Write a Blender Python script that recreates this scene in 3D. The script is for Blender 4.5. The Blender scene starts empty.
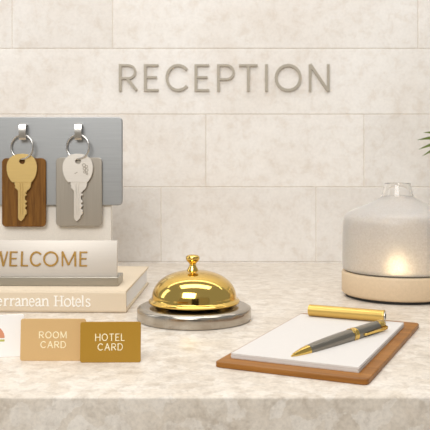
import bpy, bmesh, math, random
from mathutils import Vector, Matrix
random.seed(7)
H = 0.18            # camera height above the counter top (m); layout numbers are in units of H
F = 750.0           # focal length in pixels of a 430 px frame
HZ = 168.0          # row of the horizon
PI = math.pi
sc = bpy.context.scene
COL = sc.collection

def lin(c):
    return tuple(((v/255)/12.92 if v/255 <= .04045 else ((v/255+.055)/1.055)**2.4) for v in c) + (1.0,)
def at(px, py, d):                       # point seen at a pixel, d*H away
    return Vector(((px-215)/F*d*H, d*H, H*(1-(py-HZ)/F*d)))
def on(px, py, z):                       # point seen at a pixel, at height z*H
    d = F*(1-z)/(py-HZ)
    return Vector(((px-215)/F*d*H, d*H, z*H))

# ------------------------------------------------------------------ materials
def mat(name, rgb, rough=.5, metal=0, spec=.5, coat=0, coat_rough=.1):
    m = bpy.data.materials.new(name); m.use_nodes = True
    b = m.node_tree.nodes['Principled BSDF']
    b.inputs['Base Color'].default_value = lin(rgb)
    b.inputs['Roughness'].default_value = rough
    b.inputs['Metallic'].default_value = metal
    b.inputs['Specular IOR Level'].default_value = spec
    b.inputs['Coat Weight'].default_value = coat
    b.inputs['Coat Roughness'].default_value = coat_rough
    return m, m.node_tree, b
def coords(nt, scale, loc=(0,0,0), rot=(0,0,0)):
    t = nt.nodes.new('ShaderNodeTexCoord'); p = nt.nodes.new('ShaderNodeMapping')
    p.inputs['Scale'].default_value = scale; p.inputs['Location'].default_value = loc; p.inputs['Rotation'].default_value = rot
    nt.links.new(t.outputs['Object'], p.inputs['Vector']); return p.outputs[0]
def noise(nt, vec, scale, detail=4, rough=.55, dist=0):
    n = nt.nodes.new('ShaderNodeTexNoise'); n.inputs['Scale'].default_value = scale
    n.inputs['Detail'].default_value = detail; n.inputs['Roughness'].default_value = rough; n.inputs['Distortion'].default_value = dist
    nt.links.new(vec, n.inputs['Vector']); return n.outputs['Fac']
def ramp(nt, fac, stops):
    r = nt.nodes.new('ShaderNodeValToRGB'); e = r.color_ramp.elements
    while len(e) < len(stops): e.new(.5)
    for k, (p, c) in enumerate(stops):
        e[k].position = p; e[k].color = lin(c) if len(c) == 3 else c
    nt.links.new(fac, r.inputs[0]); return r.outputs[0]
def mix(nt, a, b, fac, mode='MIX'):
    x = nt.nodes.new('ShaderNodeMix'); x.data_type = 'RGBA'; x.blend_type = mode
    for s, v in ((0, fac), (6, a), (7, b)):
        if hasattr(v, 'links'): nt.links.new(v, x.inputs[s])
        else: x.inputs[s].default_value = v
    return x.outputs[2]
def bump(nt, b, fac, strength, dist=.001):
    n = nt.nodes.new('ShaderNodeBump'); n.inputs['Strength'].default_value = strength; n.inputs['Distance'].default_value = dist
    nt.links.new(fac, n.inputs['Height']); nt.links.new(n.outputs[0], b.inputs['Normal'])
def rng(nt, fac, lo, hi):
    r = nt.nodes.new('ShaderNodeMapRange'); r.inputs['To Min'].default_value = lo; r.inputs['To Max'].default_value = hi
    nt.links.new(fac, r.inputs['Value']); return r.outputs[0]

def brushed(name, rgb, rough=.32, axis=0, amount=.12, freq=1200, metal=1.0):
    m, nt, b = mat(name, rgb, rough, metal)
    s = [freq]*3; s[axis] = freq/60
    n = noise(nt, coords(nt, tuple(s)), 1, 3)
    c = mix(nt, lin(tuple(v*(1-amount) for v in rgb)), lin(tuple(min(255, v*(1+amount)) for v in rgb)), n)
    nt.links.new(c, b.inputs['Base Color'])
    nt.links.new(rng(nt, n, rough-.06, rough+.08), b.inputs['Roughness'])
    bump(nt, b, n, .08, .0003)
    return m
def stone(name, light, mid, dark, rough, scale=1.0, fine=.1, veins=0, bmp=.05):
    m, nt, b = mat(name, mid, rough, 0, .4)
    v = coords(nt, (1,1,1))
    n1 = noise(nt, v, 7*scale, 7, .62, .5); n2 = noise(nt, v, 60*scale, 8, .7, .3); n3 = noise(nt, v, 260*scale, 4, .6)
    c = ramp(nt, n1, [(.34, dark), (.5, mid), (.66, light)])
    g = 255*(1-fine)
    c = mix(nt, c, ramp(nt, n2, [(.36, (g,g*.987,g*.972)), (.5, (255-fine*60,)*3), (.6, (255,255,255))]), 1.0, 'MULTIPLY')
    c = mix(nt, c, ramp(nt, n3, [(.36, (g,g,g)), (.6, (255,255,255))]), .5, 'MULTIPLY')
    if veins:
        nz = nt.nodes.new('ShaderNodeTexNoise'); nz.inputs['Scale'].default_value = 22*scale; nz.inputs['Detail'].default_value = 6
        nt.links.new(v, nz.inputs['Vector'])
        ad = nt.nodes.new('ShaderNodeVectorMath'); ad.operation = 'MULTIPLY_ADD'; ad.inputs[1].default_value = (.06/scale,)*3
        nt.links.new(nz.outputs['Color'], ad.inputs[0]); nt.links.new(v, ad.inputs[2])
        vo = nt.nodes.new('ShaderNodeTexVoronoi'); vo.inputs['Scale'].default_value = 55*scale; nt.links.new(ad.outputs[0], vo.inputs['Vector'])
        sep = nt.nodes.new('ShaderNodeSeparateColor'); nt.links.new(vo.outputs['Color'], sep.inputs[0])
        c = mix(nt, c, ramp(nt, sep.outputs[0], [(.1, (230,223,213)), (.45, (241,237,231)), (.75, (255,255,255))]), veins, 'MULTIPLY')
        ve = nt.nodes.new('ShaderNodeTexVoronoi'); ve.feature = 'DISTANCE_TO_EDGE'; ve.inputs['Scale'].default_value = 17*scale; nt.links.new(ad.outputs[0], ve.inputs['Vector'])
        c = mix(nt, c, ramp(nt, ve.outputs['Distance'], [(0, (220,208,190)), (.035, (248,245,240)), (.1, (255,255,255))]), veins*.3, 'MULTIPLY')
    nt.links.new(c, b.inputs['Base Color'])
    bump(nt, b, n2, bmp, .001)
    return m
def wood(name, a, b_, rough=.45, axis=1, freq=90):
    m, nt, b = mat(name, a, rough, 0, .25)
    s = [freq]*3; s[axis] = freq/14
    v = coords(nt, tuple(s)); n = noise(nt, v, 1, 5, .6, .6)
    s2 = [freq*6]*3; s2[axis] = freq/4
    n2 = noise(nt, coords(nt, tuple(s2)), 1, 3)
    c = ramp(nt, n, [(.3, b_), (.65, a)])
    g = ramp(nt, n2, [(.3, (205,200,195)), (.6, (255,255,255))])
    c = mix(nt, c, g, .7, 'MULTIPLY'); nt.links.new(c, b.inputs['Base Color'])
    bump(nt, b, n2, .12, .0004); return m
def grain(name, rgb, rough, amount=.06, freq=500, bmp=.1, spec=.4):
    m, nt, b = mat(name, rgb, rough, 0, spec)
    n = noise(nt, coords(nt, (freq,)*3), 1, 3, .7)
    c = mix(nt, lin(tuple(v*(1-amount) for v in rgb)), lin(tuple(min(255, v*(1+amount)) for v in rgb)), n)
    nt.links.new(c, b.inputs['Base Color']); bump(nt, b, n, bmp, .0004); return m

M = {}
M['counter'] = stone('counter marble', (237,228,216), (232,222,209), (225,214,200), .33, 1.2, .105, .5, .03)
M['tiles'] = [stone('wall stone %d' % k, tuple(v+d for v in (237,232,226)), tuple(v+d for v in (233,227,220)), tuple(v+d for v in (227,219,210)), .6, .7, .042, 0, .05)
              for k, d in enumerate((0, -4, 2, -8))]
M['joint'] = grain('tile joint', (212,201,188), .8)
M['plaster'] = grain('pale plaster', (226,219,208), .8)
M['floor'] = stone('floor stone', (205,195,180), (190,180,164), (170,160,145), .4, .4, .1)
M['dark_door'] = mat('dark bronze', (46,40,34), .4)[0]
M['gold'] = mat('polished gold', (226,190,104), .1, 1)[0]
M['brass'] = mat('satin gold', (222,186,106), .36, 1)[0]
M['key_brass'] = brushed('brushed key brass', (214,184,120), .42, 0, .06, 800, .75)
M['key_silver'] = brushed('brushed key nickel', (226,219,209), .42, 0, .04, 800, .6)
M['steel'] = brushed('brushed steel', (184,176,164), .22, 2, .06, 500)
M['panel'] = brushed('brushed grey panel', (168,169,169), .45, 0, .07, 900)
M['chrome'] = mat('chrome', (206,202,196), .24, 1)[0]
M['plate'] = brushed('brushed pale aluminium', (208,200,190), .5, 0, .03, 900, .35)
M['base_metal'] = brushed('brushed base metal', (176,171,160), .36, 0, .05, 900)
M['tag_metal'] = brushed('brushed tag metal', (176,168,156), .42, 2, .05, 1000)
M['tag_wood'] = wood('walnut tag', (134,90,34), (98,62,18), .5, 2, 200)
M['board_wood'] = wood('oiled board', (170,114,50), (140,88,32), .42, 0, 60)
M['pale_wood'] = grain('pale ash', (214,190,158), .55, .05, 260)
M['black'] = mat('black rubber', (30,27,24), .6)[0]
M['gap_shade'] = mat('grey seal', (112,104,92), .6)[0]  # shade of the gap under the diffuser glass, put into a colour
M['cloth'] = grain('book linen', (218,201,176), .8, .05, 900, .3)
M['cloth_shaded'] = grain('linen in shade', (160,145,118), .8, .05, 900, .3)  # unused copy of the book linen, darkened as its board edges in shade
M['title'] = mat('pale foil', (248,244,236), .5)[0]
M['card_cream'] = mat('card print cream', (250,238,200), .5)[0]
M['card_gold'] = grain('card gold', (170,128,38), .42, .02, 900, .02)
M['card_tan'] = grain('card tan', (209,172,118), .45, .02, 900, .02)
M['card_white'] = mat('card white', (246,243,239), .45)[0]
M['salmon'] = mat('salmon ink', (216,146,112), .5)[0]
M['lime'] = mat('lime ink', (190,188,96), .5)[0]
M['paper'] = grain('paper', (218,212,206), .8, .012, 300, .03)
M['stand'] = grain('stone paper', (226,220,211), .8, .05, 420, .25)
M['sign'] = brushed('sign bronze', (172,163,148), .6, 0, .04, 500, .25)
M['letter_gold'] = brushed('letter gold', (196,154,86), .32, 0, .05, 900)
M['pen_grey'] = mat('pen lacquer', (128,121,108), .28, .75, .5, .5, .1)[0]
M['pot'] = grain('ceramic pot', (222,214,202), .5)
M['soil'] = grain('soil', (70,55,40), .9)
M['leaf'] = grain('palm leaf', (116,132,70), .5, .12, 120)
def page_mat():
    m, nt, b = mat('page edges', (240,238,235), .8)
    n = noise(nt, coords(nt, (60,60,6000)), 1, 2)
    nt.links.new(mix(nt, lin((226,224,221)), lin((244,242,240)), n), b.inputs['Base Color']); bump(nt, b, n, .2, .0003); return m
M['pages'] = page_mat()
def frosted():
    m = bpy.data.materials.new('frosted glass'); m.use_nodes = True; nt = m.node_tree
    b = nt.nodes['Principled BSDF']; out = nt.nodes['Material Output']
    b.inputs['Base Color'].default_value = (.95,.95,.96,1); b.inputs['Roughness'].default_value = .58
    b.inputs['Transmission Weight'].default_value = 1; b.inputs['IOR'].default_value = 1.3
    t = nt.nodes.new('ShaderNodeBsdfTranslucent'); t.inputs['Color'].default_value = (.82,.80,.77,1)
    d = nt.nodes.new('ShaderNodeBsdfDiffuse'); d.inputs['Color'].default_value = (.74,.735,.73,1)
    g = nt.nodes.new('ShaderNodeBsdfGlossy'); g.inputs['Roughness'].default_value = .35; g.inputs['Color'].default_value = (1,1,1,1)
    s1 = nt.nodes.new('ShaderNodeMixShader'); s1.inputs[0].default_value = .45
    nt.links.new(t.outputs[0], s1.inputs[1]); nt.links.new(d.outputs[0], s1.inputs[2])
    s2 = nt.nodes.new('ShaderNodeMixShader')
    n = noise(nt, coords(nt, (420,)*3), 1, 2); nt.links.new(rng(nt, n, -.3, 1.25), s2.inputs[0])
    nt.links.new(s1.outputs[0], s2.inputs[1]); nt.links.new(b.outputs[0], s2.inputs[2])
    f = nt.nodes.new('ShaderNodeFresnel'); f.inputs['IOR'].default_value = 1.4
    s3 = nt.nodes.new('ShaderNodeMixShader'); nt.links.new(f.outputs[0], s3.inputs[0])
    nt.links.new(s2.outputs[0], s3.inputs[1]); nt.links.new(g.outputs[0], s3.inputs[2])
    nt.links.new(s3.outputs[0], out.inputs['Surface']); return m
M['frosted'] = frosted()
def clear():
    m, nt, b = mat('clear glass', (255,255,255), .03)
    b.inputs['Transmission Weight'].default_value = 1; b.inputs['IOR'].default_value = 1.3; return m
M['clear'] = clear()
def lamp():
    m, nt, b = mat('warm bulb', (255,226,170), .5)
    b.inputs['Emission Color'].default_value = (1,.74,.42,1); b.inputs['Emission Strength'].default_value = 48; return m
M['bulb'] = lamp()

# ------------------------------------------------------------------ mesh helpers
def obj(name, bm, material, parent=None, smooth=25, loc=None):
    me = bpy.data.meshes.new(name)
    bmesh.ops.recalc_face_normals(bm, faces=bm.faces[:]); bm.to_mesh(me); bm.free()
    for m in (material if isinstance(material, (list, tuple)) else [material]): me.materials.append(m)
    me.polygons.foreach_set('use_smooth', [True]*len(me.polygons)); me.set_sharp_from_angle(angle=math.radians(smooth))
    o = bpy.data.objects.new(name, me); COL.objects.link(o)
    if parent: o.parent = parent
    if loc is not None: o.location = loc
    return o
def tag(o, label, cat, group=None):
    o['label'] = label; o['category'] = cat
    if group: o['group'] = group
    return o
def empty(name, loc, label, cat, rz=0, group=None, rx=0, ry=0):
    o = bpy.data.objects.new(name, None); COL.objects.link(o); o.location = loc; o.rotation_euler = (rx, ry, rz)
    o.empty_display_size = .02
    return tag(o, label, cat, group)
def struct(o): o['kind'] = 'structure'; return o

def box(bm, lo, hi, bev=0, seg=2, mi=0):
    vs = [bm.verts.new((x,y,z)) for x in (lo[0],hi[0]) for y in (lo[1],hi[1]) for z in (lo[2],hi[2])]
    fs = [bm.faces.new([vs[i] for i in q]) for q in ((0,1,3,2),(4,6,7,5),(0,4,5,1),(2,3,7,6),(0,2,6,4),(1,5,7,3))]
    for f in fs: f.material_index = mi
    if bev:
        es = list({e for f in fs for e in f.edges})
        bmesh.ops.bevel(bm, geom=es, offset=bev, segments=seg, profile=.5, affect='EDGES')
    return bm
def rrect(w, h, r, n=6, cx=0, cy=0):
    pts = []
    for sx, sy, a in ((1,1,0),(-1,1,90),(-1,-1,180),(1,-1,270)):
        for k in range(n+1):
            t = math.radians(a+90*k/n); pts.append((cx+sx*(w/2-r)+r*math.cos(t), cy+sy*(h/2-r)+r*math.sin(t)))
    return pts
def prism(bm, pts, lo, hi, axes='xz', holes=(), bev=0):
    """extrude a 2D outline (with holes) along the third axis between lo and hi"""
    def P(p, d):
        if axes == 'xz': return (p[0], d, p[1])
        if axes == 'xy': return (p[0], p[1], d)
        return (d, p[0], p[1])
    t = bmesh.new(); es = []
    for loop in [pts]+list(holes):
        vs = [t.verts.new(P(p, lo)) for p in loop]
        es += [t.edges.new((vs[i], vs[(i+1) % len(vs)])) for i in range(len(vs))]
    if holes: bmesh.ops.triangle_fill(t, use_beauty=True, use_dissolve=False, edges=es)
    else: t.faces.new(t.verts[:])
    r = bmesh.ops.extrude_face_region(t, geom=t.faces[:])
    off = {'xz': Vector((0,hi-lo,0)), 'xy': Vector((0,0,hi-lo)), 'yz': Vector((hi-lo,0,0))}[axes]
    bmesh.ops.translate(t, verts=[v for v in r['geom'] if isinstance(v, bmesh.types.BMVert)], vec=off)
    if bev:
        t.normal_update(); bmesh.ops.recalc_face_normals(t, faces=t.faces[:])
        es = [e for e in t.edges if len(e.link_faces) == 2 and e.calc_face_angle(0) > 1.2 and
              any(abs(f.normal.dot(off.normalized())) > .9 for f in e.link_faces)]
        bmesh.ops.bevel(t, geom=es, offset=bev, segments=1, profile=.5, affect='EDGES')
    me = bpy.data.meshes.new('_'); t.to_mesh(me); t.free(); bm.from_mesh(me); bpy.data.meshes.remove(me)
    return bm
def lathe(bm, prof, n=72, close=True, cap=True):
    rings = []
    for r, z in prof:
        if r < 1e-7: rings.append([bm.verts.new((0,0,z))])
        else: rings.append([bm.verts.new((r*math.cos(2*PI*k/n), r*math.sin(2*PI*k/n), z)) for k in range(n)])
    for a, b in zip(rings, rings[1:]):
        for k in range(n):
            j = (k+1) % n
            if len(a) == 1 and len(b) == 1: continue
            if len(a) == 1: bm.faces.new((a[0], b[k], b[j]))
            elif len(b) == 1: bm.faces.new((a[k], a[j], b[0]))
            else: bm.faces.new((a[k], a[j], b[j], b[k]))
    if cap:
        for r in (rings[0], rings[-1]):
            if len(r) > 1: bm.faces.new(r)
    return bm
def tube(bm, pts, rad, n=12, closed=False):
    pts = [Vector(p) for p in pts]; m = len(pts); rings = []
    if not isinstance(rad, (list, tuple)): rad = [rad]*m
    prev = None
    for i, p in enumerate(pts):
        a = pts[i-1] if (i or closed) else p; b = pts[(i+1) % m] if (i < m-1 or closed) else p
        t = (b-a).normalized()
        if prev is None:
            up = Vector((0,0,1)) if abs(t.z) < .9 else Vector((0,1,0)); u = t.cross(up).normalized()
        else: u = (prev - t*prev.dot(t)).normalized()
        prev = u; w = t.cross(u)
        rings.append([bm.verts.new(p + rad[i]*(math.cos(2*PI*k/n)*u + math.sin(2*PI*k/n)*w)) for k in range(n)])
    for i in range(m if closed else m-1):
        a, b = rings[i], rings[(i+1) % m]
        for k in range(n): bm.faces.new((a[k], a[(k+1) % n], b[(k+1) % n], b[k]))
    if not closed:
        bm.faces.new(rings[0]); bm.faces.new(rings[-1])
    return bm
def ribbon(bm, prof, x0, x1, th):
    """strip of metal: (y,z) profile thickened, between x0 and x1"""
    L, R = [], []
    for i, (y, z) in enumerate(prof):
        a = Vector(prof[max(i-1,0)]); b = Vector(prof[min(i+1,len(prof)-1)]); t = (b-a).normalized(); nn = Vector((-t.y, t.x))
        L.append((y+nn.x*th/2, z+nn.y*th/2)); R.append((y-nn.x*th/2, z-nn.y*th/2))
    return prism(bm, L+R[::-1], x0, x1, 'yz')

# ------------------------------------------------------------------ lettering
def arc(cx, cy, rx, ry, a0, a1, n=18):
    return [(cx+rx*math.cos(math.radians(a0+(a1-a0)*k/n)), cy+ry*math.sin(math.radians(a0+(a1-a0)*k/n))) for k in range(n+1)]
T = .78   # horizontal strokes are a little thinner
SANS = {
 'R': [([(0,0),(0,1)],1), ([(0,1),(.45,1)]+arc(.5,.74,.42,.26,90,-90)+[(.45,.48),(0,.48)],T), ([(.42,.48),(1,0)],1)],
 'E': [([(0,0),(0,1)],1), ([(0,1),(1,1)],T), ([(0,.52),(.88,.52)],T), ([(0,0),(1,0)],T)],
 'C': [(arc(.56,.5,.56,.5,40,320,32),.95)],
 'P': [([(0,0),(0,1)],1), ([(0,1),(.5,1)]+arc(.52,.72,.48,.28,90,-90)+[(.5,.44),(0,.44)],T)],
 'T': [([(.5,0),(.5,1)],1), ([(0,1),(1,1)],T)],
 'I': [([(.5,0),(.5,1)],1)],
 'O': [(arc(.5,.5,.5,.5,0,360,44),.95,True)],
 'N': [([(0,0),(0,1)],.9), ([(0,1),(1,0)],1), ([(1,0),(1,1)],.9)],
 'W': [([(0,1),(.26,0)],1), ([(.26,0),(.5,1)],.75), ([(.5,1),(.74,0)],1), ([(.74,0),(1,1)],.75)],
 'L': [([(0,0),(0,1)],1), ([(0,0),(1,0)],T)],
 'M': [([(.06,0),(0.02,1)],.8), ([(.02,1),(.5,.1)],1), ([(.5,.1),(.96,1)],.75), ([(.96,1),(1,0)],1)],
 'H': [([(0,0),(0,1)],1), ([(1,0),(1,1)],1), ([(0,.52),(1,.52)],T)],
 'A': [([(0,0),(.5,1)],.9), ([(.5,1),(1,0)],1), ([(.2,.36),(.8,.36)],T)],
 'D': [([(0,0),(0,1)],1), ([(0,1),(.4,1)]+arc(.42,.5,.58,.5,90,-90,22)+[(.4,0),(0,0)],T)],
}
def stroke(bm, pts, w, y0, y1, closed=False):
    """a pen stroke of width w in the x-z plane, from depth y0 (front) to y1 (back)"""
    P = [Vector(p) for p in pts]
    if closed: P = P[:-1]
    n = len(P); L, R = [], []
    for i in range(n):
        a = P[i-1] if (i or closed) else None; b = P[(i+1) % n] if (i < n-1 or closed) else None
        ds = [d for d in ((P[i]-a).normalized() if a is not None and (P[i]-a).length > 1e-9 else None, (b-P[i]).normalized() if b is not None and (b-P[i]).length > 1e-9 else None) if d is not None]
        t = sum(ds, Vector((0,0))).normalized(); nn = Vector((-t.y, t.x)); k = max(.5, nn.dot(Vector((-ds[0].y, ds[0].x))))
        L.append(P[i]+nn*w/2/k); R.append(P[i]-nn*w/2/k)
    V = lambda p, y: bm.verts.new((p.x, y, p.y))
    q = [(V(L[i],y0), V(R[i],y0), V(R[i],y1), V(L[i],y1)) for i in range(n)]
    for i in range(n if closed else n-1):
        a, b = q[i], q[(i+1) % n]
        for k in range(4): bm.faces.new((a[k], a[(k+1) % 4], b[(k+1) % 4], b[k]))
    if not closed:
        bm.faces.new(q[0]); bm.faces.new(q[-1])
def glyph(bm, ch, x0, x1, z0, z1, w, y0, y1, font=SANS):
    for k, s in enumerate(font[ch]):
        ww = w*s[1]; cl = len(s) > 2
        pts = [(x0+w/2+p[0]*(x1-x0-w), z0+ww/2*0+w*T/2+p[1]*(z1-z0-w*T)) for p in s[0]]
        if not cl and len(pts) == 2:        # let stems reach the full height
            (xa, za), (xb, zb) = pts
            if abs(zb-za) > .8*(z1-z0):
                e = w*T/2*.98; sg = 1 if zb > za else -1
                pts = [(xa, za-sg*e), (xb, zb+sg*e)]
        stroke(bm, pts, ww, y0-k*4e-6, y1, cl)
# serif letters for the book spine; heights in cap units (x-height .72)
S = .22; X = .72
def sf(x, z, a=.28): return ([(x-a, z), (x+a, z)], .55)
SERIF = {
 'e': [([(.08,.40)]+[(.92,.40)]+arc(.5,.36,.44,.36,10,180,14)[1:]+arc(.5,.36,.44,.36,180,325,14),.85)],
 'r': [([(.28,0),(.28,X)],1.1), ([(.3,.45),(.5,.66),(.75,.70),(.95,.62)],.9), sf(.28,0.03), ([(.02,.69),(.28,.69)],.55)],
 'a': [([(.1,.56),(.25,.68),(.48,.72),(.68,.64),(.72,.5),(.72,.1),(.82,.02),(1,.06)],1), ([(.72,.42),(.4,.38),(.12,.28),(.06,.16),(.16,.04),(.36,.02),(.58,.08),(.72,.2)],.85)],
 'n': [([(.2,0),(.2,X)],1.1), ([(.2,.5),(.38,.66),(.6,.71),(.76,.62),(.8,.45),(.8,0)],1), sf(.2,.03,.2), sf(.8,.03,.2), ([(.02,.69),(.2,.69)],.55)],
 'o': [(arc(.5,.36,.46,.36,0,360,24),.95,True)],
 't': [([(.4,.95),(.4,.14),(.55,.02),(.8,.04),(.95,.14)],1), ([(.02,.69),(.9,.69)],.6)],
 'l': [([(.5,0),(.5,1.05)],1.1), sf(.5,.03,.45), ([(.15,1.03),(.5,1.03)],.55)],
 's': [([(.88,.58),(.7,.7),(.4,.72),(.16,.62),(.2,.46),(.5,.38),(.8,.28),(.86,.12),(.62,.01),(.3,.01),(.1,.14)],.9)],
 'd': [(arc(.42,.36,.38,.36,0,360,22),.85,True), ([(.82,0),(.82,1.05)],1.1), ([(.82,.03),(1,.03)],.55), ([(.6,1.03),(.82,1.03)],.55)],
 'i': [([(.5,0),(.5,X)],1.1), sf(.5,.03,.45), ([(.15,.69),(.5,.69)],.55), ([(.38,.95),(.62,.95)],1.3)],
 'H': [([(.2,0),(.2,1)],1.1), ([(.8,0),(.8,1)],1.1), ([(.2,.52),(.8,.52)],.6), sf(.2,.03,.2), sf(.8,.03,.2), sf(.2,.97,.2), sf(.8,.97,.2)],
 'M': [([(.16,0),(.16,1)],.7), ([(.16,1),(.5,.1)],1.1), ([(.5,.1),(.84,1)],.7), ([(.84,0),(.84,1)],1.1), sf(.16,.03,.16), sf(.84,.03,.16), sf(.1,.97,.1), sf(.9,.97,.1)],
}

# ------------------------------------------------------------------ the room
D_WALL = F/(262.5-HZ); D_EDGE = F/(397-HZ)
YW = D_WALL*H; YE = D_EDGE*H
FLOOR = -1.05; CEIL = 1.75
bm = bmesh.new()
xw = lambda px: (px-215)/F*YW
zw = lambda py: H*(1-(py-HZ)/F*D_WALL)
rows = [(-95,-20,[-420,-190,60,225,520,800]), (-20,48.5,[-420,-200,12,112.5,418,640,800]), (48.5,114.3,[-420,-130,462,800]), (114.3,187,[-420,-113,46,205.8,364,520,800]),
        (187,262,[-420,-149,6,161,316,471,800]), (262,336,[-420,-190,90,400,800]), (336,560,[-420,-190,90,400,800]), (560,830,[-420,-190,90,400,800]), (-420,-95,[-420,-200,12,300,418,800]), (-730,-420,[-420,-200,12,300,800])]
J = .0011
tint = {(48.5,-130):2, (114.3,46):0, (114.3,205.8):2, (114.3,364):1, (187,-149):1, (187,6):3, (187,161):1, (187,316):3, (-20,12):1, (-20,112.5):0, (-20,418):2}
for ya, yb, xs in rows:
    for xa, xb in zip(xs, xs[1:]):
        box(bm, (xw(xa)+J/2, YW, zw(yb)+J/2), (xw(xb)-J/2, YW+.02, zw(ya)-J/2), .0008, 1, tint.get((ya, xa), random.choice((0,1))))
box(bm, (xw(-420), YW+.0009, FLOOR), (xw(800), YW+.06, CEIL), 0, 1, 4)
struct(obj('wall_back', bm, M['tiles']+[M['joint']]))
XL, XR, YB = -2.6, 2.9, -2.2
bm = bmesh.new(); box(bm, (XL, YB, FLOOR-.05), (XR, YW+.06, FLOOR)); struct(obj('floor', bm, M['floor']))
# the lobby wall facing the counter, with a dark doorway in it
bm = bmesh.new()
box(bm, (XL, YB-.1, FLOOR), (-.30, YB, CEIL)); box(bm, (.75, YB-.1, FLOOR), (XR, YB, CEIL)); box(bm, (-.30, YB-.1, 1.25), (.75, YB, CEIL))
struct(obj('wall_front', bm, M['plaster']))
bm = bmesh.new(); box(bm, (-.30, YB-.1, FLOOR), (.75, YB-.06, 1.25)); struct(obj('door_1', bm, M['dark_door']))
# the reception counter
bm = bmesh.new(); box(bm, (-1.6, YE, FLOOR), (2.0, YW-.0008, 0), .0024, 3)
tag(obj('reception_counter', bm, M['counter']), 'long beige marble reception counter carrying the bell, cards and clipboard', 'counter')

# ------------------------------------------------------------------ RECEPTION on the wall
sign = empty('reception_sign', at(224, 91.4, D_WALL), 'grey bronze raised letters reading RECEPTION on the stone wall', 'sign')
sx = YW/F
for ch, xa, xb in (('R',119,138),('E',144,160),('C',165.5,188.5),('E',194.5,210.5),('P',217,235),('T',237.5,259),('I',264.5,268.1),('O',274.5,301.5),('N',308.5,329.5)):
    bm = bmesh.new(); glyph(bm, ch, 0, (xb-xa)*sx, 0, 27*sx, 2.85*sx, -.004, 0)
    obj('letter', bm, M['sign'], sign, 30, ((xa-224)*sx, 0, 0))

# ------------------------------------------------------------------ key rack with two keys
DB = 6.70                                  # distance of the panel's front face
s = DB*H/F                                 # metres per pixel there
rack = empty('key_rack', (at(50,200,DB).x, DB*H, 0), 'grey brushed metal key rack panel on a pale block stand behind the book', 'key rack')
zb = lambda py: at(0,py,DB).z
xb_ = lambda px: (px-50)*s
bm = bmesh.new(); prism(bm, rrect(145*s, 88.5*s, 4.5*s, 6, 0, (zb(117)+zb(205.5))/2), 0, .0055, 'xz', bev=.0014); obj('panel', bm, M['panel'], rack)
bm = bmesh.new(); box(bm, (xb_(-11), .0058, 0), (xb_(110.6), .022, zb(128)), .0012); obj('stand', bm, M['stand'], rack)
for hx in (24.3, 79.4):
    bm = bmesh.new(); w = 3.4*s
    pr = [(0, zb(125.4)), (-.004, zb(124.6)), (-.0085, zb(124.5)), (-.0115, zb(125.4)), (-.0125, zb(127.5)), (-.0125, zb(135)), (-.0118, zb(138)), (-.0095, zb(139.6)), (-.0065, zb(139.2)), (-.0052, zb(137.2))]
    ribbon(bm, pr, xb_(hx)-w, xb_(hx)+w, .0016); obj('hook', bm, M['chrome'], rack, 25)

BOW = [(-9.6,182.2), (-12.2,178.8), (-14.1,174.6), (-15,170), (-15.1,166), (-14.2,162), (-12.2,158.4), (-9.4,156), (-6,154.5), (-2,153.9), (2,153.9), (6,154.5), (9.4,156), (12.2,158.4), (14.2,162),
       (15.1,166), (15,170), (14.1,174.6), (12.2,178.8), (9.6,182.2)]
BLADE = [(-7,181), (9.2,181), (9.2,183.4), (8.6,186.8), (7.2,189), (5.0,190.6), (4.6,192), (3.4,192.4), (3.2,193.4), (4.9,194), (4.8,195), (3.0,196), (3.2,199.6), (4.9,201), (4.6,202.2), (3.3,203),
       (3.4,204.2), (5.0,205), (4.2,206.6), (3.0,207.6), (3.4,209), (4.8,209.8), (4.9,213.5), (3.0,215.2), (2.2,218), (-.8,220.8), (-2.8,219.6), (-3.8,217.4),
       (-3.8,190.6), (-5.6,188.6), (-7.0,187.4), (-6.4,185.6), (-7.4,184)]
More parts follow.
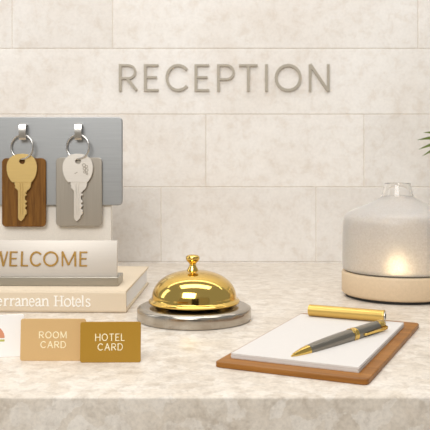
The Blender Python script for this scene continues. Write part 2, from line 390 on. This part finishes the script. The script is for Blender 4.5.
def make_key(cx, metal, tag_m, name, label, tx0, tx1, ty0, ty1, marks=False):
    k = empty(name, at(cx, 134.6, DB), label, 'key', 0, 'keys hanging on the key rack')
    o = k.location.copy(); o.y = 0
    zl = lambda py: at(cx,py,DB).z - o.z
    # key
    bm = bmesh.new(); BV = lambda L_: [(p[0]*s, zl(p[1])) for p in L_]
    hole = [(p[0], p[1]) for p in arc(.4*s, zl(161.3), 2.9*s, 2.9*s, 0, 360, 20)[:-1]]
    prism(bm, BV(BOW), -.0100, -.0064, 'xz', [hole], .0003); prism(bm, BV(BLADE), -.0094, -.0070, 'xz', (), .0003)
    kk = obj('key', bm, metal, k, 30)
    bm = bmesh.new(); box(bm, (-3.0*s, -.0109, zl(216)), (-1.6*s, -.0093, zl(183)), .0002, 1); box(bm, (.3*s, -.0107, zl(214)), (1.1*s, -.0093, zl(183)), .0002, 1)
    obj('blade_ridge', bm, metal, kk, 30)
    if marks:
        bm = bmesh.new()
        for (mx, my, r) in ((6.2,165.2,1.5),(8.6,166.6,1.3),(6.6,168.6,1.3),(8.9,170.2,1.4),(6.8,172,1.1),(9.2,173.6,.9)):
            tube(bm, [(p[0], -.0100, p[1]) for p in arc(mx*s, zl(my), r*s, r*s, 0, 360, 12)[:-1]], .35*s, 6, True)
        tube(bm, [((-3)*s, -.0100, zl(173.4)), (-.2*s, -.0100, zl(172.2))], .4*s, 6)
        obj('stamp_mark', bm, M['tag_metal'], kk, 40)
    # tag
    bm = bmesh.new(); prism(bm, rrect((tx1-tx0)*s, zl(ty0)-zl(ty1), 4.4*s, 6, ((tx0+tx1)/2-cx)*s, (zl(ty0)+zl(ty1))/2), -.0045, -.001, 'xz', bev=.0006)
    obj('key_tag', bm, tag_m, k)
    # split ring, turned a little so that it enters the hole from one side
    bm = bmesh.new(); a = math.radians(-15); R = 12.0*s
    pts = []
    for j in range(49):
        t = 2*PI*j/48; u = R*math.cos(t); pts.append((u*math.cos(a), -.0082+u*math.sin(a), zl(147)+R*math.sin(t)))
    tube(bm, pts[:-1], 1.0*s, 14, True); obj('split_ring', bm, M['chrome'], k, 60)
    return k
make_key(23.3, M['key_brass'], M['tag_wood'], 'room_key', 'brass key with a brown wooden tag hanging from the rack', 2.6, 46.4, 158.2, 226.6)
make_key(78.8, M['key_silver'], M['tag_metal'], 'room_key', 'silver key with a grey metal tag hanging from the rack', 56.5, 102.4, 157.6, 226, True)

# ------------------------------------------------------------------ book
bk = on(126, 313.2, 0); bz = .153*H; YAW = math.radians(-1.8); BD = 1.30*H; BL = 1.46*H
book = empty('hardback_book', bk, 'thick beige linen hardback book lying under the welcome plate', 'book', YAW)
ct = .017*H
bm = bmesh.new()
box(bm, (-BL, 0.012*H, 0), (0, BD, ct), .0006); box(bm, (-BL, .012*H, bz-ct), (0, BD, bz), .0006)
sp = [(.03*H, 0), (.006*H, .004*H), (0, .016*H), (0, bz-.016*H), (.006*H, bz-.004*H), (.03*H, bz), (.03*H, bz-ct), (.022*H, bz-ct), (.022*H, ct), (.03*H, ct)]
prism(bm, sp, -BL, 0, 'yz'); obj('cover', bm, M['cloth'], book, 25)
bm = bmesh.new(); box(bm, (-BL+.012*H, .0225*H, ct), (-.014*H, BD-.02*H, bz-ct)); obj('page_block', bm, M['pages'], book)
ps = (F/(313.2-HZ))*H/F
bm = bmesh.new()
title = [('M',-46,-33),('e',-31,-25),('d',-24,-16.5),('i',-15.5,-12.5),('t',-11.5,-7),('e',-6,1.2),('r',2.6,8),('r',8.6,14),('a',14.4,20.6),('n',20.6,28),('e',28.4,34),('a',34.8,41),('n',41,48.8),
         ('H',53.4,63.4),('o',64,70.6),('t',71,75),('e',75.4,80.8),('l',81.2,84),('s',85.2,90.6)]
for ch, xa, xb in title:
    for k, g in enumerate(SERIF[ch]):
        pts = [((xa-126 + p[0]*(xb-xa))*ps, (6.6 + p[1]*10.4)*ps) for p in g[0]]
        stroke(bm, pts, 1.3*g[1]*ps, -.0008-k*5e-6, .0003, len(g) > 2)
obj('title_lettering', bm, M['title'], book, 30)

# ------------------------------------------------------------------ WELCOME plate on the book
DP = F*(1-.153)/(286.2-HZ); q = DP*H/F
pl = Vector(((40-215)*q, DP*H, bz+.0002))
plate = empty('welcome_plate', pl, 'brushed silver desk plate reading WELCOME standing on the beige book', 'sign', YAW*.6)
W2 = 78.3*q
bm = bmesh.new(); box(bm, (-W2-.5*q, 0, 0), (W2, .25*H, .064*H), .0006, 1)
obj('base', bm, M['base_metal'], plate)
LEAN = math.radians(7)
ph = 36.5*q
bm = bmesh.new(); box(bm, (-W2+.0025, 0, 0), (W2-.0025, .030*H, ph), .0009)
face = obj('plate', bm, M['plate'], plate, 25, (0, .035*H, .062*H)); face.rotation_euler.x = -LEAN
bm = bmesh.new(); zb0 = (277.4-266.9)*q
for ch, xa, xb in (('W',-10,6),('E',7.4,16.2),('L',19,27.2),('C',28,40),('O',41.5,57),('M',59.5,75.2),('E',78.2,87)):
    glyph(bm, ch, (xa-40)*q, (xb-40)*q, zb0-.2*q, zb0+14.8*q, 1.85*q, -.0013, .0004)
obj('lettering', bm, M['letter_gold'], face, 30)

# ------------------------------------------------------------------ cards
def card(px0, px1, pyt, pyb, m, label, yaw=0, roll=0, dd=0):
    d = F/(pyb-HZ)+dd; c = d*H/F; w = (px1-px0)*c; h = (pyb-pyt)*c
    o = at((px0+px1)/2, pyb, d); o.z = .0
    bm = bmesh.new(); prism(bm, rrect(w, h, 2.3*c, 6, 0, h/2), 0, .0018, 'xz', bev=.0003)
    k = tag(obj('key_card', bm, m, None, 25, o), label, 'card', 'cards standing on the counter')
    k.rotation_euler = (math.radians(-4), math.radians(roll), math.radians(yaw))
    return k, c, (px0+px1)/2, pyb
GR = 'cards standing on the counter'
def words(k, c, cx, pyb, rows_, w):
    bm = bmesh.new()
    for word, x0, x1, yt, yb in rows_:
        wid = {'R':.95,'O':1.15,'M':1.2,'C':1.05,'A':1.1,'D':1.0,'H':.98,'T':.95,'E':.82,'L':.75}
        tot = sum(wid[a] for a in word)+.22*(len(word)-1); u = (x1-x0)/tot; x = x0
        for a in word:
            glyph(bm, a, (x-cx)*c, (x+wid[a]*u-cx)*c, (pyb-yb)*c, (pyb-yt)*c, w*c, -.0003, .0003); x += (wid[a]+.22)*u
    obj('printed_lettering', bm, M['card_cream'], k, 30)
k, c, cx, pb = card(80, 140.6, 322.3, 362.6, M['card_gold'], 'dark gold card reading HOTEL CARD standing on the counter', 1)
words(k, c, cx, pb, [('HOTEL',95,124.8,334,341.2), ('CARD',97.5,122.8,343.6,350.6)], .9)
k, c, cx, pb = card(20, 85.3, 319.2, 360.9, M['card_tan'], 'pale tan card reading ROOM CARD between white and gold cards', 0)
words(k, c, cx, pb, [('ROOM',38.6,66.4,331.8,338.6), ('CARD',40.2,65.8,341.4,348.2)], .9)
k, c, cx, pb = card(-42, 23, 317.5, 359.5, M['card_white'], 'white card with salmon half round emblem standing at the left', 10, 0, .035)
bm = bmesh.new(); prism(bm, arc((-8.6-cx)*c, (pb-340.3)*c, 12.6*c, 12.6*c, 0, 180, 28), -.0002, .0005, 'xz'); obj('emblem_arch', bm, M['salmon'], k)
bm = bmesh.new(); box(bm, ((-21.2-cx)*c, -.0002, (pb-343.8)*c), ((4-cx)*c, .0005, (pb-341.9)*c)); obj('emblem_bar', bm, M['lime'], k)

# ------------------------------------------------------------------ bell
rb = 56.8/F; dB = F/(331-HZ)/(1-rb)
bl = Vector(((194.2-215)/F*dB*H, dB*H, 0)); R0 = rb*dB*H
bell = empty('service_bell', bl, 'shiny gold service bell on a round brushed steel base', 'bell')
bm = bmesh.new(); lathe(bm, [(R0*.93,0),(R0*.99,.003*H),(R0*1.0,.008*H),(R0*1.0,.070*H),(R0*.993,.077*H),(R0*.945,.088*H),(R0*.93,.090*H),(R0*.6,.090*H),(0,.090*H)], 96)
obj('base', bm, M['steel'], bell, 50)
bm = bmesh.new(); lathe(bm, [(.17*H,.087*H),(.17*H,.12*H),(0,.12*H)], 48); obj('striker_housing', bm, M['black'], bell)
RD = 45.4/F*dB
prof = [(.262,.120),(.285,.108),(RD-.008,.108),(RD,.114),(RD+.001,.123),(RD-.006,.131),(RD-.016,.134),(RD-.02,.138)]
a0, zc, hh = RD-.021, .140, .182
for j in range(0, 25):
    t = (PI/2)*j/24; e = .9
    prof.append((a0*math.cos(t)**e, zc+hh*math.sin(t)**.95))
prof[-1] = (0, prof[-1][1])
inner = [(0,.306)]+[((a0-.014)*math.cos(t)**.9, .135+.172*math.sin(t)**.95) for t in [(PI/2)*j/12 for j in range(11,-1,-1)]]
bm = bmesh.new(); lathe(bm, [(r*H,z*H) for r,z in inner+prof], 96, cap=False); obj('dome', bm, M['gold'], bell, 40)
bm = bmesh.new()
kp = [(0,273),(5.9,273),(5.9,270.6),(5.2,269),(3.9,267),(3.2,265.2),(3.4,264),(4.2,263),(5.8,261.6),(6.8,259.8),(7.0,258.4),(6.6,257),(5.4,256),(3.2,255.4),(0,255.2)]
lathe(bm, [(r*dB*H/F, (.3100+(272.2-y)/146.5)*H) for r, y in kp], 48); obj('button', bm, M['gold'], bell, 50, (-1.5*dB*H/F, 0, 0))

# ------------------------------------------------------------------ diffuser
rd = 55.2/F; dD = F/(306-HZ)/(1-rd)
df = Vector(((397.6-215)/F*dD*H, dD*H, 0)); R1 = rd*dD
diff = empty('aroma_diffuser', df, 'frosted glass aroma diffuser glowing warm on a pale round base', 'diffuser')
L = lambda pr: [(r*H, z*H) for r, z in pr]
bm = bmesh.new(); lathe(bm, L([(R1*.90,0),(R1*.93,.004),(R1*.93,.03),(0,.03)]), 96); obj('foot', bm, M['black'], diff)
bm = bmesh.new(); lathe(bm, L([(0,.022),(R1*.955,.022),(R1*.985,.03),(R1,.045),(R1,.182),(R1*.99,.192),(R1*.97,.196),(R1*.93,.196),(R1*.92,.17),(0,.17)]), 96); obj('base', bm, M['pale_wood'], diff, 45)
bm = bmesh.new(); lathe(bm, L([(R1*.90,.19),(R1*.94,.192),(R1*.94,.212),(R1*.90,.212)]), 96, cap=False); obj('gap_ring', bm, M['gap_shade'], diff, 45)  # dark ring painted in for the shaded gap between glass and base
zpx = lambda py: 1-(py-HZ)*dD/F
def shell(outer, th):
    inner = []
    for i, (r, z) in enumerate(outer):
        a = Vector(outer[max(i-1,0)]); b = Vector(outer[min(i+1,len(outer)-1)]); t = (b-a).normalized()
        inner.append((r-t.y*th, z+t.x*th))
    return outer+inner[::-1]+[outer[0]]
rp = dD/F
body = [(R1*.955,.207),(R1*.985,.217),(R1*.993,.24)]+[(p*rp, zpx(y)) for p, y in ((54.8,245),(54.7,236),(54.4,227),(53.9,221.5),(52.8,217.5),(51,214.6),(48.3,212.2),(44.6,210.3),(40,208.4),(34.6,206.2),(29.2,203.9),(24.6,202),(21.0,200.2),(18.4,198.7),(16.6,197.2),(15.6,195.8))]
bm = bmesh.new(); lathe(bm, L(shell(body, .014)), 96, cap=False); obj('glass_dome', bm, M['frosted'], diff, 50)
neck = [(p*rp, zpx(y)) for p, y in ((15.5,196),(14.6,192),(13.8,188),(13.1,185),(12.9,184),(13.1,183.6))]
bm = bmesh.new(); lathe(bm, L(shell(neck, .010)), 64, cap=False); obj('glass_neck', bm, M['clear'], diff, 50)
bm = bmesh.new(); lathe(bm, L([(0,.171),(.06,.171),(.06,.19),(0,.19)]), 32); holder = obj('lamp_holder', bm, M['base_metal'], diff)
bm = bmesh.new(); bmesh.ops.create_uvsphere(bm, u_segments=24, v_segments=16, radius=.05*H); bmesh.ops.translate(bm, verts=bm.verts[:], vec=(0,0,.232*H)); obj('lamp', bm, M['bulb'], diff, 60)

# ------------------------------------------------------------------ clipboard, paper, pen
th = math.radians(-24.7)
cb0 = Vector((-.005*H, 3.765*H, 0))
clip = empty('clipboard', cb0, 'brown wooden clipboard with a gold bar clip on the counter', 'clipboard', th)
CW, CL = .777*H, 1.40*H
bm = bmesh.new(); prism(bm, rrect(CW, CL, .03*H, 6, CW/2, CL/2), 0, .027*H, 'xy', bev=.0007); obj('board', bm, M['board_wood'], clip)
def clip_pt(u, v, z): return Vector((u*H, v*H, z*H))
bm = bmesh.new(); r = .0365
ends = [(.114,0),(.118,r*.8),(.122,r),(.585,r),(.590,r*1.03),(.600,r*1.03),(.602,r*.95)]
t = bmesh.new(); lathe(t, [(rr*H, u*H) for u, rr in ends], 40, cap=True)
bmesh.ops.transform(t, matrix=Matrix.Translation(clip_pt(0,1.193,.0915)) @ Matrix.Rotation(PI/2,4,'Y'), verts=t.verts[:])
bar = obj('clip_bar', t, M['brass'], clip, 40)
t = bmesh.new(); lathe(t, [(0,.6018*H),(r*.80*H,.6018*H),(r*.80*H,.606*H),(r*.5*H,.606*H),(r*.5*H,.603*H),(0,.603*H)], 32)
bmesh.ops.transform(t, matrix=Matrix.Translation(clip_pt(0,1.193,.0915)) @ Matrix.Rotation(PI/2,4,'Y'), verts=t.verts[:])
obj('end_cap', t, M['chrome'], bar, 40)
t = bmesh.new(); lathe(t, [(0,.6026*H),(r*.5*H,.6026*H),(r*.5*H,.6034*H),(0,.6034*H)], 24)
bmesh.ops.transform(t, matrix=Matrix.Translation(clip_pt(0,1.193,.0915)) @ Matrix.Rotation(PI/2,4,'Y'), verts=t.verts[:])
obj('end_recess', t, M['black'], bar, 40)
PZ = .0272
rot = Matrix.Rotation(th, 3, 'Z')
pad = bmesh.new()
# a thick pad with its sheets slightly out of line
pw, pll = .658*H, 1.135*H
nl = 9; z = 0
for i in range(nl):
    tz = .0264*H/nl; dx, dy = random.uniform(-.003,.003)*H, random.uniform(-.004,.002)*H
    if i == nl-1: dx = dy = 0
    box(pad, (dx, dy, z+.00002), (pw+dx+random.uniform(0,.002)*H, pll+dy, z+tz), 0); z += tz
pd = tag(obj('paper_pad', pad, M['paper'], None, 30, cb0 + rot @ Vector((.050*H, .102*H, PZ*H))), 'stack of blank white paper held on the wooden clipboard', 'paper')
pd.rotation_euler.z = th
zt = PZ+.0264+.0003
tip = on(291.6, 356, zt+.004); tail = on(383.2, 324.2, zt+.033)
ax = (tail-tip); PL = ax.length
pr_ = [(0,.004),(.004,.007),(.02,.0105),(.10,.0205),(.165,.0255),(.168,.027),(.178,.027),(.18,.0255)]
def pen_lathe(pts, n=40):
    t = bmesh.new(); lathe(t, [(rr*1.13*H, u*PL) for u, rr in pts], n); return t
pen = empty('ballpoint_pen', tip, 'grey pen with gold tip and bands lying across the paper', 'pen')
zq = Vector((0,0,1)).rotation_difference(ax.normalized()); 
# roll-free frame: x to the side, z along the pen
zz = ax.normalized(); side = zz.cross(Vector((0,0,1))).normalized(); upv = zz.cross(side)
pen.rotation_euler = Matrix((side, upv, zz)).transposed().to_euler()
obj('tip_cone', pen_lathe([(0,.0),(0,.004),(.02,.0062),(.022,.010),(.10,.0205),(.155,.0245),(.157,.0)]), M['gold'], pen, 40)
obj('lower_barrel', pen_lathe([(.156,0),(.156,.0245),(.22,.0275),(.35,.0305),(.50,.032),(.60,.0318),(.60,0)]), M['pen_grey'], pen, 40)
obj('band', pen_lathe([(.600,0),(.600,.0335),(.606,.0345),(.613,.0335),(.616,.0325),(.632,.0325),(.636,.0335),(.643,.0345),(.650,.0335),(.650,0)]), M['gold'], pen, 40)
obj('upper_barrel', pen_lathe([(.650,0),(.650,.0318),(.75,.0312),(.88,.0292),(.915,.0282),(.915,0)]), M['pen_grey'], pen, 40)
obj('end_cap', pen_lathe([(.915,0),(.915,.0298),(.93,.0302),(.975,.0275),(.99,.022),(1.0,.012),(1.0,0)]), M['gold'], pen, 40)
bm = bmesh.new()
ang = math.radians(8); cdir = Vector((math.cos(ang), math.sin(ang), 0))      # clip on the camera side, a little above
cp = [(.968,.022),(.970,.040),(.955,.047),(.93,.047),(.85,.043),(.75,.0395),(.71,.0375),(.70,.034)]
wd = Vector((-cdir.y, cdir.x, 0))
rings = []
for u, rr in cp:
    c0 = cdir*rr*1.13*H + Vector((0,0,u*PL)); hw = .0085*H if u > .75 else .0065*H; tk = .004*H
    rings.append([bm.verts.new(c0 + wd*a*hw + cdir*b*tk) for a, b in ((-1,-.5),(1,-.5),(.7,.5),(-.7,.5))])
for a, b in zip(rings, rings[1:]):
    for k in range(4): bm.faces.new((a[k], a[(k+1)%4], b[(k+1)%4], b[k]))
bm.faces.new(rings[0]); bm.faces.new(rings[-1])
obj('pocket_clip', bm, M['gold'], pen, 50)

# ------------------------------------------------------------------ palm at the right edge
PX, PY = 2.78*H, 7.15*H
palm = empty('potted_palm', (PX, PY, 0), 'green palm fronds reaching in at the right edge of the wall', 'plant')
bm = bmesh.new(); lathe(bm, L([(.20,0),(.24,.01),(.30,.42),(.31,.45),(.29,.46),(.27,.44),(.26,.40),(0,.40)]), 48); obj('pot', bm, M['pot'], palm, 40)
bm = bmesh.new(); lathe(bm, L([(.262,.398),(.2,.415),(0,.42)]), 32, cap=False); obj('soil', bm, M['soil'], palm)
def frond(pts, tips, width=.020):
    """a fan frond: a curved petiole ending in a hub, and leaflets from the hub to the tips"""
    bm = bmesh.new(); P = [Vector(p)*H for p in pts]; Q = []
    for i in range(len(P)-1):
        p0, p1, p2, p3 = P[max(i-1,0)], P[i], P[i+1], P[min(i+2,len(P)-1)]
        for k in range(8):
            t = k/8; Q.append(.5*((2*p1)+(p2-p0)*t+(2*p0-5*p1+4*p2-p3)*t*t+(3*p1-p0-3*p2+p3)*t**3))
    Q.append(P[-1]); n = len(Q)
    tube(bm, Q, [.012*H*(1-.5*i/n) for i in range(n)], 8)
    hub = P[-1]; back = (Q[-1]-Q[-4]).normalized()
    for tp in tips:
        e = Vector(tp)*H; d = e-hub; ln = d.length; d.normalize()
        w = d.cross(Vector((0,1,.2))).normalized(); up = d.cross(w); prev = None
        for k in range(9):
            g = k/8; c = hub+d*ln*g + Vector((0,0,.05*H*math.sin(PI*g))); hw = width*H*max(.03, math.sin(PI*(.10+.90*g)))**.8
            row = [bm.verts.new(c-w*hw+up*hw*.3), bm.verts.new(c), bm.verts.new(c+w*hw+up*hw*.3)]
            if prev: bm.faces.new((prev[0],prev[1],row[1],row[0])); bm.faces.new((prev[1],prev[2],row[2],row[1]))
            prev = row
    return obj('frond', bm, M['leaf'], palm, 60)
rel = lambda x, y, z: (x-2.78, y-7.15, z)
def fpx(px, py, d): return ((px-215)/F*d-2.78, d-7.15, 1-(py-HZ)/F*d)
frond([rel(2.75,7.15,.41), rel(2.66,7.12,.80), rel(2.50,7.08,1.08), rel(2.32,7.05,1.19), fpx(462,147,7.02)],
      [fpx(446,116,7.0), fpx(433,125,7.02), fpx(423.5,132.6,6.98), fpx(417.5,140,7.0), fpx(418.5,149.5,6.95), fpx(422.5,156,7.03), fpx(432,163,7.0), fpx(441,167,7.0)])
def fan(stem, n, r, ax_a, ax_b):
    h = Vector(stem[-1]); a = Vector(ax_a); b_ = Vector(ax_b)
    frond(stem, [tuple(h + r*(math.cos(t)*a + math.sin(t)*b_)) for t in [math.radians(-75+150*k/(n-1)) for k in range(n)]], .024)
fan([rel(2.78,7.15,.41), rel(2.80,7.12,.9), rel(2.86,7.05,1.3), rel(3.0,7.0,1.55)], 12, .5, (.6,-.1,.75), (-.8,0,.55))
fan([rel(2.80,7.15,.41), rel(2.95,7.12,.7), rel(3.15,7.05,.9), rel(3.35,7.0,.98)], 12, .5, (.95,-.1,.1), (-.1,.2,.95))
fan([rel(2.77,7.13,.41), rel(2.76,6.98,.8), rel(2.80,6.75,1.05), rel(2.86,6.5,1.12)], 12, .45, (.2,-.95,.1), (.95,.2,0))
# ------------------------------------------------------------------ light
def area(name, loc, target, w, h, power, color):
    l = bpy.data.lights.new(name, 'AREA'); l.shape = 'RECTANGLE'; l.size = w; l.size_y = h; l.energy = power; l.color = color
    o = bpy.data.objects.new(name, l); COL.objects.link(o); o.location = loc
    o.rotation_euler = (Vector(target)-Vector(loc)).to_track_quat('-Z','Y').to_euler(); return o
area('window_light', (-.45, -.75, 1.3), (0, 1.0, .1), 1.2, 1.0, 32, (1,.995,.985))
area('side_window_light', (-1.7, 1.0, .75), (0, .9, .1), .35, 1.1, 3.2, (1,1,.99))
area('ceiling_light', (.1, .75, 1.7), (.1, .8, 0), 1.8, .5, 13, (1,.985,.96))
area('added_wall_wash', (.1, 1.26, 1.0), (.1, 1.36, .3), 2.4, .08, 2.2, (1,.985,.96))  # added unseen strip so the wall grows brighter towards the top
w = bpy.data.worlds.new('lobby'); sc.world = w; w.use_nodes = True
w.node_tree.nodes['Background'].inputs[0].default_value = (.96,.985,1.0,1); w.node_tree.nodes['Background'].inputs[1].default_value = .4

# ------------------------------------------------------------------ camera
cam = bpy.data.cameras.new('camera'); co = bpy.data.objects.new('camera', cam); COL.objects.link(co)
co.location = (0,0,H); co.rotation_euler = (PI/2,0,0)
cam.sensor_width = 36; cam.lens = F/430*36; cam.shift_y = -(215-HZ)/430; cam.clip_start = .01
cam.dof.use_dof = True; cam.dof.focus_distance = 4.5*H; cam.dof.aperture_fstop = 28
sc.camera = co
sc.view_settings.view_transform = 'Standard'; sc.view_settings.look = 'None'; sc.view_settings.gamma = 1; sc.view_settings.use_curve_mapping = False
sc.view_settings.exposure = -0.09
